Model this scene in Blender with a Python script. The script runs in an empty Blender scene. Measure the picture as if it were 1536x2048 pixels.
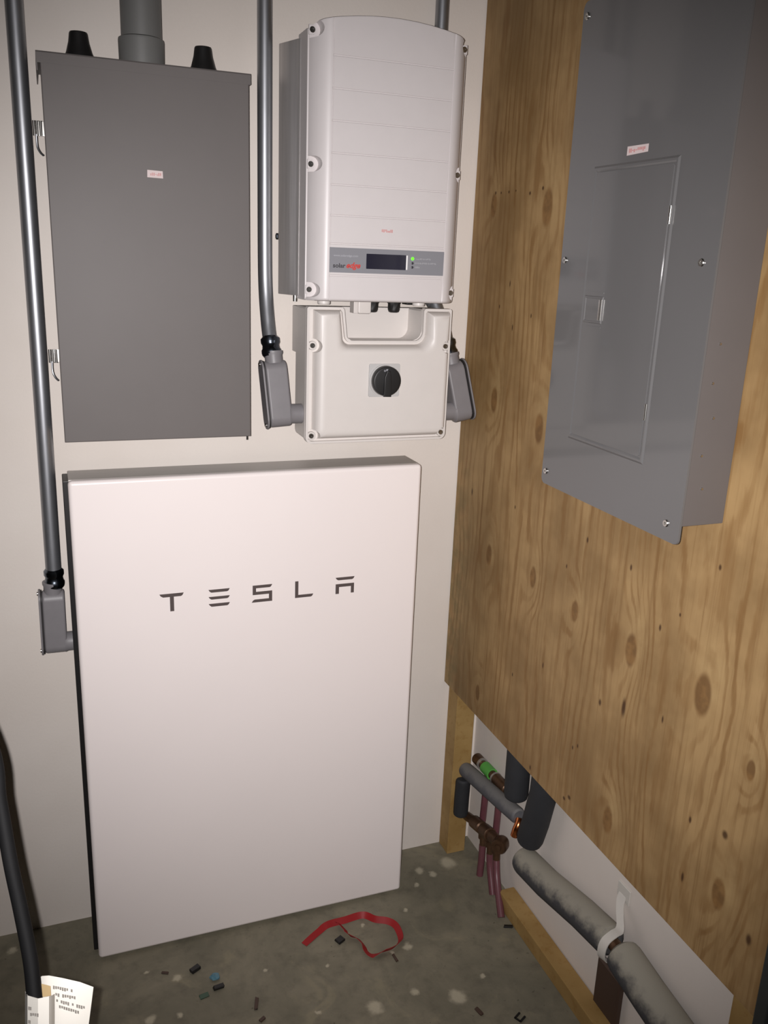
import bpy, bmesh, math, random
from mathutils import Vector, Matrix
random.seed(7)
S = bpy.context.scene
COL = S.collection
PI = math.pi

# ------------------------------------------------------------------ camera, light, exposure
CAM = Vector((-0.0155, -1.9057, 1.5923))
YAW, PITCH, ROLL, FPX = 0.370466, -0.283907, 0.0394927, 1737.96
def cam_axes():
    cy, sy, cp, sp = math.cos(YAW), math.sin(YAW), math.cos(PITCH), math.sin(PITCH)
    F = Vector((sy*cp, cy*cp, sp)); r0 = Vector((cy, -sy, 0)); u0 = r0.cross(F)
    R = math.cos(ROLL)*r0 + math.sin(ROLL)*u0
    U = -math.sin(ROLL)*r0 + math.cos(ROLL)*u0
    return R, U, F
R_, U_, F_ = cam_axes()
cd = bpy.data.cameras.new('camera'); cam = bpy.data.objects.new('camera', cd); COL.objects.link(cam)
cd.sensor_fit = 'VERTICAL'; cd.sensor_height = 36.0; cd.lens = FPX/2048*36.0
cd.clip_start = 0.02; cd.clip_end = 50
M = Matrix(((R_.x, U_.x, -F_.x, CAM.x), (R_.y, U_.y, -F_.y, CAM.y), (R_.z, U_.z, -F_.z, CAM.z), (0, 0, 0, 1)))
cam.matrix_world = M
S.camera = cam

w = bpy.data.worlds.new('World'); S.world = w; w.use_nodes = True
w.node_tree.nodes['Background'].inputs[0].default_value = (1.0, 0.85, 0.68, 1)
w.node_tree.nodes['Background'].inputs[1].default_value = 0.01

FLASH_W = 146.0
ld = bpy.data.lights.new('phone_flash', 'SPOT'); lo = bpy.data.objects.new('phone_flash', ld); COL.objects.link(lo)
ld.energy = FLASH_W; ld.color = (1.0, 0.962, 0.965); ld.shadow_soft_size = 0.004
ld.spot_size = math.radians(88); ld.spot_blend = 1.0
lp = CAM - 0.018*R_ + 0.002*U_
aim = (F_*FPX + R_*(-18) + U_*24).normalized(); ML = (-aim).to_track_quat('Z', 'Y').to_matrix().to_4x4(); ML.translation = lp
lo.matrix_world = ML

vs = S.view_settings
S.display_settings.display_device = 'sRGB'
vs.view_transform = 'Standard'; vs.look = 'None'; vs.exposure = 0.0; vs.gamma = 1.0; vs.use_curve_mapping = False

# ------------------------------------------------------------------ materials
def lin(v):
    v /= 255.0
    return v/12.92 if v <= 0.04045 else ((v+0.055)/1.055)**2.4
def c255(r, g, b): return (lin(r), lin(g), lin(b), 1)
class NT:
    def __init__(s, name):
        s.m = bpy.data.materials.new(name); s.m.use_nodes = True
        s.t = s.m.node_tree; s.n = s.t.nodes
        s.b = s.n['Principled BSDF']
    def node(s, typ, **kw):
        nd = s.n.new(typ)
        for k, v in kw.items(): setattr(nd, k, v)
        return nd
    def link(s, a, b): s.t.links.new(a, b)
    def put(s, sock, v):
        if hasattr(v, 'is_output') or isinstance(v, bpy.types.NodeSocket): s.link(v, sock)
        else: sock.default_value = v
    def math(s, op, a, b=0.0, c=None):
        nd = s.node('ShaderNodeMath', operation=op); s.put(nd.inputs[0], a); s.put(nd.inputs[1], b)
        if c is not None: s.put(nd.inputs[2], c)
        return nd.outputs[0]
    def vmath(s, op, a, b):
        nd = s.node('ShaderNodeVectorMath', operation=op); s.put(nd.inputs[0], a); s.put(nd.inputs[1], b)
        return nd.outputs['Value'] if op in ('DISTANCE', 'DOT_PRODUCT', 'LENGTH') else nd.outputs[0]
    def maprange(s, v, a, b, c=0.0, d=1.0, smooth=True):
        nd = s.node('ShaderNodeMapRange'); nd.interpolation_type = 'SMOOTHSTEP' if smooth else 'LINEAR'
        s.put(nd.inputs[0], v)
        for i, x in enumerate((a, b, c, d)): nd.inputs[i+1].default_value = x
        return nd.outputs[0]
    def mix(s, f, a, b, mode='MIX'):
        nd = s.node('ShaderNodeMix', data_type='RGBA', blend_type=mode)
        s.put(nd.inputs[0], f); s.put(nd.inputs[6], a); s.put(nd.inputs[7], b)
        return nd.outputs[2]
    def noise(s, vec, scale, detail=3, rough=0.5, dist=0.0):
        nd = s.node('ShaderNodeTexNoise'); nd.inputs['Scale'].default_value = scale
        nd.inputs['Detail'].default_value = detail; nd.inputs['Roughness'].default_value = rough
        nd.inputs['Distortion'].default_value = dist
        if vec is not None: s.link(vec, nd.inputs['Vector'])
        return nd
    def coord(s): return s.node('ShaderNodeTexCoord').outputs['Object']
    def mapping(s, vec, scale=(1, 1, 1)):
        nd = s.node('ShaderNodeMapping'); s.link(vec, nd.inputs[0]); nd.inputs['Scale'].default_value = scale
        return nd.outputs[0]
    def bump(s, h, strength, dist=0.001):
        nd = s.node('ShaderNodeBump'); nd.inputs['Strength'].default_value = strength; nd.inputs['Distance'].default_value = dist
        s.link(h, nd.inputs['Height']); s.link(nd.outputs[0], s.b.inputs['Normal'])
    def set(s, **kw):
        for k, v in kw.items(): s.put(s.b.inputs[k.replace('_', ' ')], v)
        return s
def paint(name, col, rough=0.4, metal=0.0, spec=0.5, var=0.06, vscale=12, bump=0.0, bscale=400, coat=0.0, stretch=(1, 1, 1)):
    t = NT(name); co = t.mapping(t.coord(), stretch)
    n = t.noise(co, vscale, 4, 0.6)
    f = t.maprange(n.outputs[0], 0.25, 0.75, 1-var, 1+var, False)
    cc = t.node('ShaderNodeVectorMath', operation='SCALE'); cc.inputs[0].default_value = col[:3]; t.link(f, cc.inputs['Scale'])
    t.link(cc.outputs[0], t.b.inputs['Base Color'])
    t.set(Roughness=rough, Metallic=metal, Specular_IOR_Level=spec, Coat_Weight=coat)
    if coat: t.b.inputs['Coat Roughness'].default_value = 0.08
    if bump:
        nb = t.noise(co, bscale, 2, 0.5); t.bump(nb.outputs[0], bump, 0.0006)
    return t.m

def mat_wall():
    t = NT('wall_paint'); co = t.coord()
    big = t.noise(co, 2.2, 4, 0.55); fine = t.noise(co, 160, 3, 0.6)
    c = t.mix(t.maprange(big.outputs[0], 0.3, 0.7), c255(217, 208, 199), c255(224, 216, 208))
    t.set(Base_Color=c, Roughness=0.65, Specular_IOR_Level=0.3)
    t.bump(fine.outputs[0], 0.25, 0.0012)
    return t.m
def mat_floor():
    t = NT('concrete_floor'); co = t.coord()
    a = t.noise(co, 4.5, 6, 0.65, 0.4); b = t.noise(co, 28, 5, 0.65); d = t.noise(co, 220, 2, 0.6)
    c = t.mix(t.maprange(a.outputs[0], 0.32, 0.68), c255(110, 106, 91), c255(132, 126, 108))
    c = t.mix(t.maprange(b.outputs[0], 0.45, 0.75, 0, 0.55), c, c255(92, 88, 76))
    e = t.noise(co, 9, 4, 0.6, 1.0)
    c = t.mix(t.maprange(e.outputs[0], 0.56, 0.7, 0, 0.35), c, c255(150, 142, 116))
    # paint and plaster drips on the slab
    wob = t.node('ShaderNodeVectorMath', operation='SCALE'); nn = t.noise(co, 45, 3, 0.6)
    sub = t.vmath('SUBTRACT', nn.outputs[1], (0.5, 0.5, 0.5)); t.link(sub, wob.inputs[0]); wob.inputs['Scale'].default_value = 0.022
    cw = t.vmath('ADD', co, wob.outputs[0])
    acc = None
    for x, y, r in [(.164, -.258, .014), (.833, -.097, .017), (.861, -.118, .016), (.805, -.145, .011), (.699, -.336, .015),
                    (.564, -.479, .024), (.751, -.51, .026), (.665, -.466, .012), (.831, -.476, .010), (.155, -.363, .011),
                    (.093, -.355, .016), (.658, -.343, .009), (-.189, -.055, .016), (.92, -.09, .03), (.50, -.33, .008),
                    (.36, -.30, .008), (.10, -.22, .007), (.74, -.22, .008), (.44, -.45, .008), (-.25, -.16, .02), (.62, -.24, .006)]:
        f = t.maprange(t.vmath('DISTANCE', cw, (x, y, 0.0)), r*0.35, r*1.0, 1, 0)
        acc = f if acc is None else t.math('MAXIMUM', acc, f)
    c = t.mix(t.math('MULTIPLY', acc, 0.72), c, c255(190, 182, 160))
    sp = t.noise(co, 70, 2, 0.5)
    c = t.mix(t.maprange(sp.outputs[0], 0.70, 0.76, 0, 0.55), c, c255(62, 58, 50))
    t.set(Base_Color=c, Roughness=t.maprange(a.outputs[0], 0.3, 0.7, 0.75, 0.5, False), Specular_IOR_Level=0.35)
    t.bump(d.outputs[0], 0.25, 0.0015)
    return t.m
KNOTS = [(-.746, .941, .022), (-.932, .948, .026), (-.399, .952, .017), (-.564, .942, .016), (-.167, 1.295, .020), (-.37, 1.268, .022),
         (-.741, .587, .020), (-.328, 1.70, .026), (-.10, 1.713, .018), (-.198, .935, .018), (-1.05, .885, .012), (-.193, .574, .015), (-1.06, 1.25, .02), (-1.03, .65, .02)]
DASH = [(-.746, .827, .0075, 3.2), (-.58, 1.094, .004, 2), (-.927, 1.161, .004, 1.6), (-.718, 1.087, .004, 2), (-.813, 1.013, .004, 2), (-.676, .801, .005, 1.8),
        (-.596, .539, .006, .9), (-.613, .552, .007, .9), (-.622, .676, .003, 2), (-.947, .729, .004, 2), (-1.023, .754, .008, 1.2), (-.606, .663, .003, 2),
        (-.459, .527, .004, 2), (-.856, 1.054, .003, 1.5), (-1.101, .624, .007, 1.8), (-.105, 1.738, .004, 1.2), (-.13, 1.737, .0035, 1), (-.165, 1.737, .004, 1),
        (-.195, 1.738, .003, 1), (-.255, 1.73, .005, 1), (-.305, 1.737, .005, 1), (-.225, 1.46, .003, 3), (-.30, 1.49, .003, 2), (-.16, 1.50, .003, 2), (-.09, 1.06, .004, 3),
        (-.30, 1.08, .003, 2), (-.52, 1.02, .003, 2), (-.47, .78, .003, 3), (-.35, .70, .003, 2), (-.85, .86, .003, 3), (-.95, .62, .004, 3), (-.20, 1.55, .003, 3)]
def mat_ply():
    t = NT('fir_plywood'); co = t.coord()
    sx = t.node('ShaderNodeSeparateXYZ'); t.link(co, sx.inputs[0]); y, z = sx.outputs[1], sx.outputs[2]
    cb = t.node('ShaderNodeCombineXYZ'); t.link(y, cb.inputs[0]); t.link(t.math('MULTIPLY', z, 0.5), cb.inputs[1]); v = cb.outputs[0]
    cl = t.node('ShaderNodeCombineXYZ'); t.link(t.math('MULTIPLY', y, 3.4), cl.inputs[0]); t.link(t.math('MULTIPLY', z, 0.85), cl.inputs[1])
    low = t.noise(cl.outputs[0], 1.0, 2, 0.45, 0.6)
    h = t.math('MULTIPLY_ADD', low.outputs[0], 13.0, t.math('MULTIPLY_ADD', y, 32.0, t.math('MULTIPLY', t.noise(cl.outputs[0], 5.0, 4, 0.65).outputs[0], 1.6)))
    kn = ring = None
    for (ky, kz, r) in KNOTS:
        d = t.vmath('DISTANCE', v, (ky, kz*0.5, 0.0))
        g = t.maprange(d, 0.0, r*3.4, 2.2, 0.0)
        h = t.math('ADD', h, g)
        k = t.maprange(d, r*0.55, r*0.85, 1, 0)
        q = t.maprange(d, r*0.8, r*2.2, 1, 0)
        kn = k if kn is None else t.math('MAXIMUM', kn, k)
        ring = q if ring is None else t.math('MAXIMUM', ring, q)
    band = t.math('SINE', t.math('MULTIPLY', h, 2*PI))
    cs = t.node('ShaderNodeCombineXYZ'); t.link(t.math('MULTIPLY', y, 95.0), cs.inputs[0]); t.link(t.math('MULTIPLY', z, 2.4), cs.inputs[1])
    st = t.noise(cs.outputs[0], 1.0, 4, 0.65)
    ct = t.node('ShaderNodeCombineXYZ'); t.link(t.math('MULTIPLY', y, 30.0), ct.inputs[0]); t.link(t.math('MULTIPLY', z, 3.5), ct.inputs[1])
    st2 = t.noise(ct.outputs[0], 1.0, 3, 0.6)
    blot = t.noise(co, 5.0, 4, 0.6)
    c = t.mix(t.maprange(blot.outputs[0], 0.3, 0.7), c255(138, 110, 72), c255(172, 141, 97))
    c = t.mix(t.math('MULTIPLY', t.maprange(band, -0.1, 1.0), t.maprange(st2.outputs[0], 0.35, 0.66, 0.10, 0.66)), c, c255(126, 91, 50))
    c = t.mix(t.maprange(st.outputs[0], 0.46, 0.72, 0, 0.5), c, c255(122, 90, 52))
    c = t.mix(t.maprange(st.outputs[0], 0.42, 0.25, 0, 0.35), c, c255(178, 150, 108))
    c = t.mix(t.math('MULTIPLY', ring, t.maprange(blot.outputs[0], 0.35, 0.65, 0.10, 0.42)), c, c255(172, 142, 98))
    # greenish-grey tone in patches, stronger low down towards the sheet's corner edge
    edge = t.math('MULTIPLY', t.maprange(y, -0.16, -0.0), t.maprange(z, 1.35, 0.85))
    sn = t.noise(co, 22, 3, 0.6)
    c = t.mix(t.math('MULTIPLY', t.math('MULTIPLY', edge, 0.62), t.maprange(sn.outputs[0], 0.3, 0.65)), c, c255(104, 96, 62))
    halo = None
    for (ky, kz, r) in KNOTS:
        d = t.vmath('DISTANCE', v, (ky-r*.5, (kz+r*1.4)*0.5, 0.0)); f = t.maprange(d, r*.2, r*1.9, 1, 0)
        halo = f if halo is None else t.math('MAXIMUM', halo, f)
    c = t.mix(t.math('MULTIPLY', halo, t.maprange(sn.outputs[0], 0.3, 0.7, 0.05, 0.5)), c, c255(186, 158, 112))
    kc = t.mix(t.maprange(t.noise(co, 42, 2, 0.5).outputs[0], 0.35, 0.65), c255(104, 72, 38), c255(132, 96, 54))
    c = t.mix(t.math('MULTIPLY', kn, 0.8), c, kc)
    dk = None
    for (dy, dz, r, el) in DASH:
        cc = t.node('ShaderNodeCombineXYZ'); t.link(y, cc.inputs[0]); t.link(t.math('DIVIDE', z, el), cc.inputs[1])
        d = t.vmath('DISTANCE', cc.outputs[0], (dy, dz/el, 0.0))
        f = t.maprange(d, r*0.3, r*1.1, 1, 0)
        dk = f if dk is None else t.math('MAXIMUM', dk, f)
    c = t.mix(t.math('MULTIPLY', dk, 0.85), c, c255(60, 34, 18))
    t.set(Base_Color=c, Roughness=0.62, Specular_IOR_Level=0.3)
    t.bump(st.outputs[0], 0.22, 0.0006)
    return t.m
def mat_lumber():
    t = NT('lumber'); co = t.coord()
    n = t.noise(t.mapping(co, (60, 60, 60)), 1.0, 3, 0.6); big = t.noise(co, 9, 3, 0.5)
    c = t.mix(t.maprange(big.outputs[0], 0.3, 0.7), c255(148, 118, 70), c255(166, 136, 86))
    c = t.mix(t.maprange(n.outputs[0], 0.5, 0.75, 0, 0.4), c, c255(128, 90, 40))
    t.set(Base_Color=c, Roughness=0.6, Specular_IOR_Level=0.3)
    return t.m
def mat_dusty(name, col, dust, amount=0.9):
    """foam sleeve with builder's dust settled on its upward faces"""
    t = NT(name); co = t.coord()
    g = t.node('ShaderNodeNewGeometry'); sx = t.node('ShaderNodeSeparateXYZ'); t.link(g.outputs['Normal'], sx.inputs[0])
    n = t.noise(co, 26, 4, 0.65)
    up = t.math('ADD', sx.outputs[2], t.math('MULTIPLY', t.math('SUBTRACT', n.outputs[0], 0.5), 1.6))
    c = t.mix(t.maprange(up, 0.0, 0.85, 0, amount), col, dust)
    t.set(Base_Color=c, Roughness=0.75, Specular_IOR_Level=0.3)
    t.bump(t.noise(co, 300, 2, 0.5).outputs[0], 0.3, 0.001)
    return t.m
def mat_emit(name, col, strength):
    t = NT(name); t.set(Base_Color=col, Emission_Color=col, Emission_Strength=strength, Roughness=0.3); return t.m

W_ = mat_wall(); FL = mat_floor(); PLY = mat_ply(); LUM = mat_lumber()
DIMW = paint('unlit_room_paint', c255(120, 112, 104), 0.8)  # dark tone keeps the unseen walls from bouncing flash light
CEIL = paint('ceiling_paint', c255(120, 114, 106), 0.8)  # darkened too, so the unseen ceiling bounces little of the flash
PWWHITE = paint('battery_white', c255(242, 233, 230), 0.33, spec=0.5, var=0.012, vscale=4)
PWGREY = paint('battery_rim_grey', c255(196, 190, 184), 0.4, var=0.03)
BLACK = paint('black_plastic', c255(26, 25, 25), 0.45, var=0.1)
LETTER = paint('letter_grey', c255(88, 78, 76), 0.4, var=0.03)
GREY3R = paint('enclosure_grey', c255(104, 99, 97), 0.5, spec=0.3, var=0.035, vscale=7, bump=0.05, bscale=260)
PANEL = paint('panel_grey', c255(97, 96, 96), 0.4, spec=0.45, var=0.02, vscale=5, coat=0.5)
PANELBOX = paint('panel_box_grey', c255(98, 93, 91), 0.5, spec=0.35, var=0.03)
STEEL = paint('galvanized_steel', c255(158, 160, 164), 0.42, metal=0.88, var=0.12, vscale=18, stretch=(6, 6, 1))
DKSTEEL = paint('compression_steel', c255(105, 112, 122), 0.22, metal=1.0, var=0.1, vscale=40)
CHROME = paint('screw_steel', c255(190, 188, 184), 0.22, metal=1.0, var=0.05)
ALU = paint('heat_sink_aluminium', c255(184, 180, 178), 0.36, metal=0.6, var=0.16, vscale=1.0, stretch=(90, 90, 3))
INVW = paint('inverter_white', c255(211, 205, 204), 0.4, spec=0.5, var=0.015, vscale=30, bump=0.06, bscale=900)
INVB = paint('switch_box_white', c255(213, 207, 202), 0.42, spec=0.5, var=0.015, vscale=30, bump=0.06, bscale=900)
BANDM = paint('display_band_grey', c255(134, 134, 139), 0.4, var=0.02)
LCD = paint('lcd_glass', c255(24, 22, 40), 0.1, spec=0.25, var=0.1)
GREEN = mat_emit('green_indicator', (0.10, 1.0, 0.02, 1), 1.6)
DKLED = paint('dark_indicator', c255(52, 52, 58), 0.4)
REDT = paint('red_print', c255(196, 62, 54), 0.55, var=0.05)
PALERED = paint('pale_red_print', c255(202, 150, 148), 0.6, var=0.1)
DKTEXT = paint('dark_print', c255(58, 56, 60), 0.5)
LTTEXT = paint('light_print', c255(176, 176, 182), 0.5)
MIDTEXT = paint('mid_print', c255(158, 158, 162), 0.5)
TAGINK = paint('tag_ink', c255(178, 173, 166), 0.7)
STICK = paint('sticker_paper', c255(214, 198, 196), 0.6, var=0.03)
FITGREY = paint('fitting_grey', c255(124, 121, 123), 0.45, spec=0.45, var=0.05, vscale=30)
PVC = paint('conduit_pvc_grey', c255(108, 108, 106), 0.5, var=0.04)
GASKET = paint('gasket_black', c255(40, 38, 38), 0.6)
PLATE = paint('switch_plate', c255(186, 184, 182), 0.4)
FOAMB = paint('black_foam', c255(40, 41, 44), 0.7, var=0.12, vscale=30, bump=0.2)
FOAMG = mat_dusty('grey_foam', c255(86, 86, 90), c255(128, 126, 122), 0.6)
FOAMD = mat_dusty('dusty_foam', c255(66, 66, 68), c255(152, 147, 134), 0.95)
COPPER = paint('tarnished_copper', c255(92, 68, 50), 0.4, metal=0.6, var=0.3, vscale=40)
BCOPPER = paint('bright_copper', c255(214, 130, 80), 0.22, metal=1.0, var=0.1)
PEX = paint('red_tube', c255(104, 62, 68), 0.4, var=0.12, vscale=30)
GTAPE = paint('green_tape', c255(84, 160, 70), 0.5)
PAPERW = paint('white_paper', c255(240, 236, 226), 0.6, var=0.02)
TAN = paint('tan_paper', c255(206, 178, 130), 0.6)
TAPER = paint('red_tape', c255(150, 30, 33), 0.5, spec=0.3, var=0.08)
STRAP = paint('strap_white', c255(206, 202, 194), 0.45, var=0.04)
SOLDER = paint('solder_silver', c255(168, 164, 158), 0.4, metal=0.6)
CORD = paint('cord_black', c255(19, 19, 20), 0.7, spec=0.2, var=0.15, vscale=30)
BLUEP = paint('blue_scrap', c255(84, 124, 140), 0.3)
GREENP = paint('green_scrap', c255(58, 82, 66), 0.5)
BROWNP = paint('brown_scrap', c255(70, 52, 42), 0.6)
DARKTRIM = paint('dark_trim', c255(52, 55, 54), 0.5, var=0.08)
MORTAR = paint('mortar', c255(186, 178, 160), 0.9, var=0.12, vscale=50, bump=0.4, bscale=120)

# ------------------------------------------------------------------ geometry helpers
def new(): return bmesh.new()
def add_box(bm, x0, x1, y0, y1, z0, z1, bev=0.0, seg=2):
    vs_ = [bm.verts.new((x, y, z)) for x in (x0, x1) for y in (y0, y1) for z in (z0, z1)]
    idx = [(0, 1, 3, 2), (4, 6, 7, 5), (0, 4, 5, 1), (2, 3, 7, 6), (0, 2, 6, 4), (1, 5, 7, 3)]
    fs = [bm.faces.new([vs_[i] for i in f]) for f in idx]
    if bev > 0:
        es = set(e for f in fs for e in f.edges)
        bmesh.ops.bevel(bm, geom=list(es), offset=bev, segments=seg, profile=0.5, affect='EDGES')
    return bm
def add_prism(bm, pts, fn, d0, d1, bev=0.0, seg=2, bev_front_only=False):
    """polygon pts (a,b) swept from depth d0 to d1; fn(a,b,d) -> xyz.  d1 is the front"""
    a = [bm.verts.new(fn(p[0], p[1], d0)) for p in pts]; b = [bm.verts.new(fn(p[0], p[1], d1)) for p in pts]
    n = len(pts)
    f0 = bm.faces.new(a); f1 = bm.faces.new(list(reversed(b)))
    sides = [bm.faces.new((a[i], b[i], b[(i+1) % n], a[(i+1) % n])) for i in range(n)]
    if bev > 0:
        es = set(f1.edges) if bev_front_only else set(f1.edges) | set(f0.edges)
        bmesh.ops.bevel(bm, geom=list(es), offset=bev, segments=seg, profile=0.5, affect='EDGES')
    return bm
def frames(path):
    P = [Vector(p) for p in path]; T = []
    for i in range(len(P)):
        t = (P[min(i+1, len(P)-1)] - P[max(i-1, 0)]); T.append(t.normalized())
    ref = Vector((0, 0, 1)) if abs(T[0].z) < 0.9 else Vector((1, 0, 0))
    u = (ref - T[0]*ref.dot(T[0])).normalized(); out = []
    for i in range(len(P)):
        u = (u - T[i]*u.dot(T[i])).normalized(); out.append((P[i], T[i], u, T[i].cross(u)))
    return out
def add_tube(bm, path, rad, seg=20, cap=True):
    if not isinstance(rad, (list, tuple)): rad = [rad]*len(path)
    rings = []
    for (p, t, u, v), r in zip(frames(path), rad):
        rings.append([bm.verts.new(p + (u*math.cos(2*PI*k/seg) + v*math.sin(2*PI*k/seg))*r) for k in range(seg)])
    for a, b in zip(rings[:-1], rings[1:]):
        for k in range(seg): bm.faces.new((a[k], a[(k+1) % seg], b[(k+1) % seg], b[k]))
    if cap:
        bm.faces.new(list(reversed(rings[0]))); bm.faces.new(rings[-1])
    return bm
def add_turned(bm, p0, axis, prof, seg=24):
    """prof = [(distance along axis, radius)...]"""
    a = Vector(axis).normalized(); p0 = Vector(p0)
    ref = Vector((0, 0, 1)) if abs(a.z) < 0.9 else Vector((1, 0, 0))
    u = (ref - a*ref.dot(a)).normalized(); v = a.cross(u); rings = []
    for d, r in prof:
        rings.append([bm.verts.new(p0 + a*d + (u*math.cos(2*PI*k/seg) + v*math.sin(2*PI*k/seg))*max(r, 1e-5)) for k in range(seg)])
    for A, B in zip(rings[:-1], rings[1:]):
        for k in range(seg): bm.faces.new((A[k], A[(k+1) % seg], B[(k+1) % seg], B[k]))
    bm.faces.new(list(reversed(rings[0]))); bm.faces.new(rings[-1])
    return bm
def smooth_path(pts, n=10):
    P = [Vector(p) for p in pts]; P = [P[0]*2-P[1]] + P + [P[-1]*2-P[-2]]; out = []
    for i in range(1, len(P)-2):
        for k in range(n):
            s = k/n; a, b, c, d = P[i-1], P[i], P[i+1], P[i+2]
            out.append(0.5*((2*b) + (c-a)*s + (2*a-5*b+4*c-d)*s*s + (3*b-a-3*c+d)*s**3))
    out.append(P[-2]); return out
def link_obj(name, bm, mat, parent=None, loc=(0, 0, 0), label=None, smooth=True, angle=35):
    me = bpy.data.meshes.new(name)
    bmesh.ops.recalc_face_normals(bm, faces=bm.faces)
    bm.transform(Matrix.Translation(-Vector(loc)))
    if smooth:
        for f in bm.faces: f.smooth = True
        lim = math.radians(angle)
        for e in bm.edges:
            if len(e.link_faces) != 2 or e.calc_face_angle(PI) > lim: e.smooth = False
    bm.to_mesh(me); bm.free(); me.materials.append(mat)
    o = bpy.data.objects.new(name, me); COL.objects.link(o)
    if smooth:
        wn = o.modifiers.new('normals', 'WEIGHTED_NORMAL'); wn.keep_sharp = True; wn.weight = 100
    if parent is not None: o.parent = parent
    else: o.location = loc
    if label: o['label'] = label
    return o
class Thing:
    """an Empty at the thing's base; parts are given in room coordinates"""
    def __init__(s, name, label, cat, base, group=None):
        s.base = Vector(base); s.o = bpy.data.objects.new(name, None); COL.objects.link(s.o)
        s.o.empty_display_size = 0.05; s.o.location = base
        s.o['label'] = label; s.o['category'] = cat
        if group: s.o['group'] = group
    def part(s, name, bm, mat, label=None, parent=None, **kw):
        return link_obj(name, bm, mat, parent or s.o, s.base, label, **kw)
def single(name, bm, mat, label, cat, base, group=None, **kw):
    o = link_obj(name, bm, mat, None, base, label, **kw); o['category'] = cat
    if group: o['group'] = group
    return o
def structure(name, bm, mat):
    o = link_obj(name, bm, mat, None, (0, 0, 0), None, smooth=False); o['kind'] = 'structure'; return o
XZ = lambda a, b, d: (a, d, b)          # faces the room from the back wall (front = smaller y)
YZ = lambda a, b, d: (d, a, b)          # faces the room from the right wall (front = smaller x)
def text_bm(s, size, origin, to_world, shear=0.0, spacing=1.0, bold=0.0):
    cu = bpy.data.curves.new('txt', 'FONT'); cu.body = s; cu.size = size; cu.shear = shear; cu.space_character = spacing; cu.extrude = 0.0002
    cu.resolution_u = 3; cu.offset = bold
    ob = bpy.data.objects.new('txt', cu); COL.objects.link(ob)
    bpy.context.view_layer.update()
    me = bpy.data.meshes.new_from_object(ob.evaluated_get(bpy.context.evaluated_depsgraph_get()))
    bm = new(); bm.from_mesh(me); bpy.data.objects.remove(ob); bpy.data.meshes.remove(me); bpy.data.curves.remove(cu)
    for v in bm.verts: v.co = Vector(to_world(origin[0]+v.co.x, origin[1]+v.co.y, origin[2]-v.co.z))
    return bm
def text_fit(s, x0, x1, z, height, y, **kw):
    """one line of lettering on a face parallel to the back wall, stretched to run from x0 to x1"""
    bm = text_bm(s, height, (0, 0, 0), XZ, **kw)
    a = min(v.co.x for v in bm.verts); b = max(v.co.x for v in bm.verts)
    for v in bm.verts: v.co.x = x0 + (v.co.x-a)*(x1-x0)/(b-a); v.co.z += z; v.co.y += y
    return bm
def strokes(bm, x0, x1, z0, z1, fn, d0, d1, seed, wmin=0.0016, wmax=0.003):
    """print too small to read: a run of little uneven marks"""
    r = random.Random(seed); x = x0
    while x < x1:
        w_ = r.uniform(wmin, wmax); a, b = z0 + (z1-z0)*r.choice((0, 0, 0.1, 0.35)), z1 - (z1-z0)*r.choice((0, 0, 0.25, 0.4))
        add_prism(bm, [(x, a), (min(x+w_, x1), a), (min(x+w_, x1), b), (x, b)], fn, d0, d1)
        x += w_ + r.uniform(0.0004, 0.0011)
    return bm

# ------------------------------------------------------------------ the room
WX = 1.022          # right wall
bm = new(); add_box(bm, -2.5, WX+0.15, 0.0, 0.12, -0.1, 2.7); structure('wall_back', bm, W_)
bm = new(); add_box(bm, WX, WX+0.15, -4.6, 0.0, -0.1, 2.7); structure('wall_right', bm, W_)
bm = new(); add_box(bm, -2.62, -2.5, -4.6, 0.12, -0.1, 2.7); structure('wall_left', bm, DIMW)
bm = new(); add_box(bm, -2.62, WX+0.15, -4.72, -4.6, -0.1, 2.7); structure('wall_front', bm, DIMW)
bm = new(); add_box(bm, -2.62, WX+0.15, -4.72, 0.12, -0.12, 0.0); structure('floor', bm, FL)
bm = new(); add_box(bm, -2.62, WX+0.15, -4.72, 0.12, 2.7, 2.8); structure('ceiling', bm, CEIL)
bm = new(); add_box(bm, 0.914, WX, -1.158, -1.1355, 0.0, 2.7, 0.002); structure('trim_1', bm, DARKTRIM)

# ------------------------------------------------------------------ home battery
YF = -0.155
t = Thing('wall_battery', 'large glossy white flat battery cabinet with five spaced dark letters, standing on the floor', 'battery', (0.3765, -0.1, 0))
bm = new(); add_box(bm, 0.0, 0.753, YF, YF+0.022, 0.006, 1.150, 0.0085, 4); t.part('front_cover', bm, PWWHITE)
bm = new(); add_box(bm, 0.0008, 0.752, YF+0.0215, -0.054, 0.010, 1.1440, 0.003); add_box(bm, -0.0095, 0.02, -0.120, -0.054, 0.004, 1.1430, 0.002); t.part('side_shell', bm, BLACK, 'black side shell')
bm = new(); add_box(bm, 0.0010, 0.7515, YF+0.0215, -0.054, 1.1435, 1.1488, 0.002); t.part('top_plate', bm, PWGREY, 'pale grey top plate')
bm = new(); add_box(bm, 0.03, 0.723, -0.054, -0.012, 0.02, 1.125, 0.004); t.part('mounting_body', bm, BLACK, 'black rear body')
for x0 in (.05, .63):
    bm = new(); add_box(bm, x0, x0+.07, -0.10, -0.03, 0.0, 0.012); t.part('foot', bm, BLACK, 'black foot')
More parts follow.
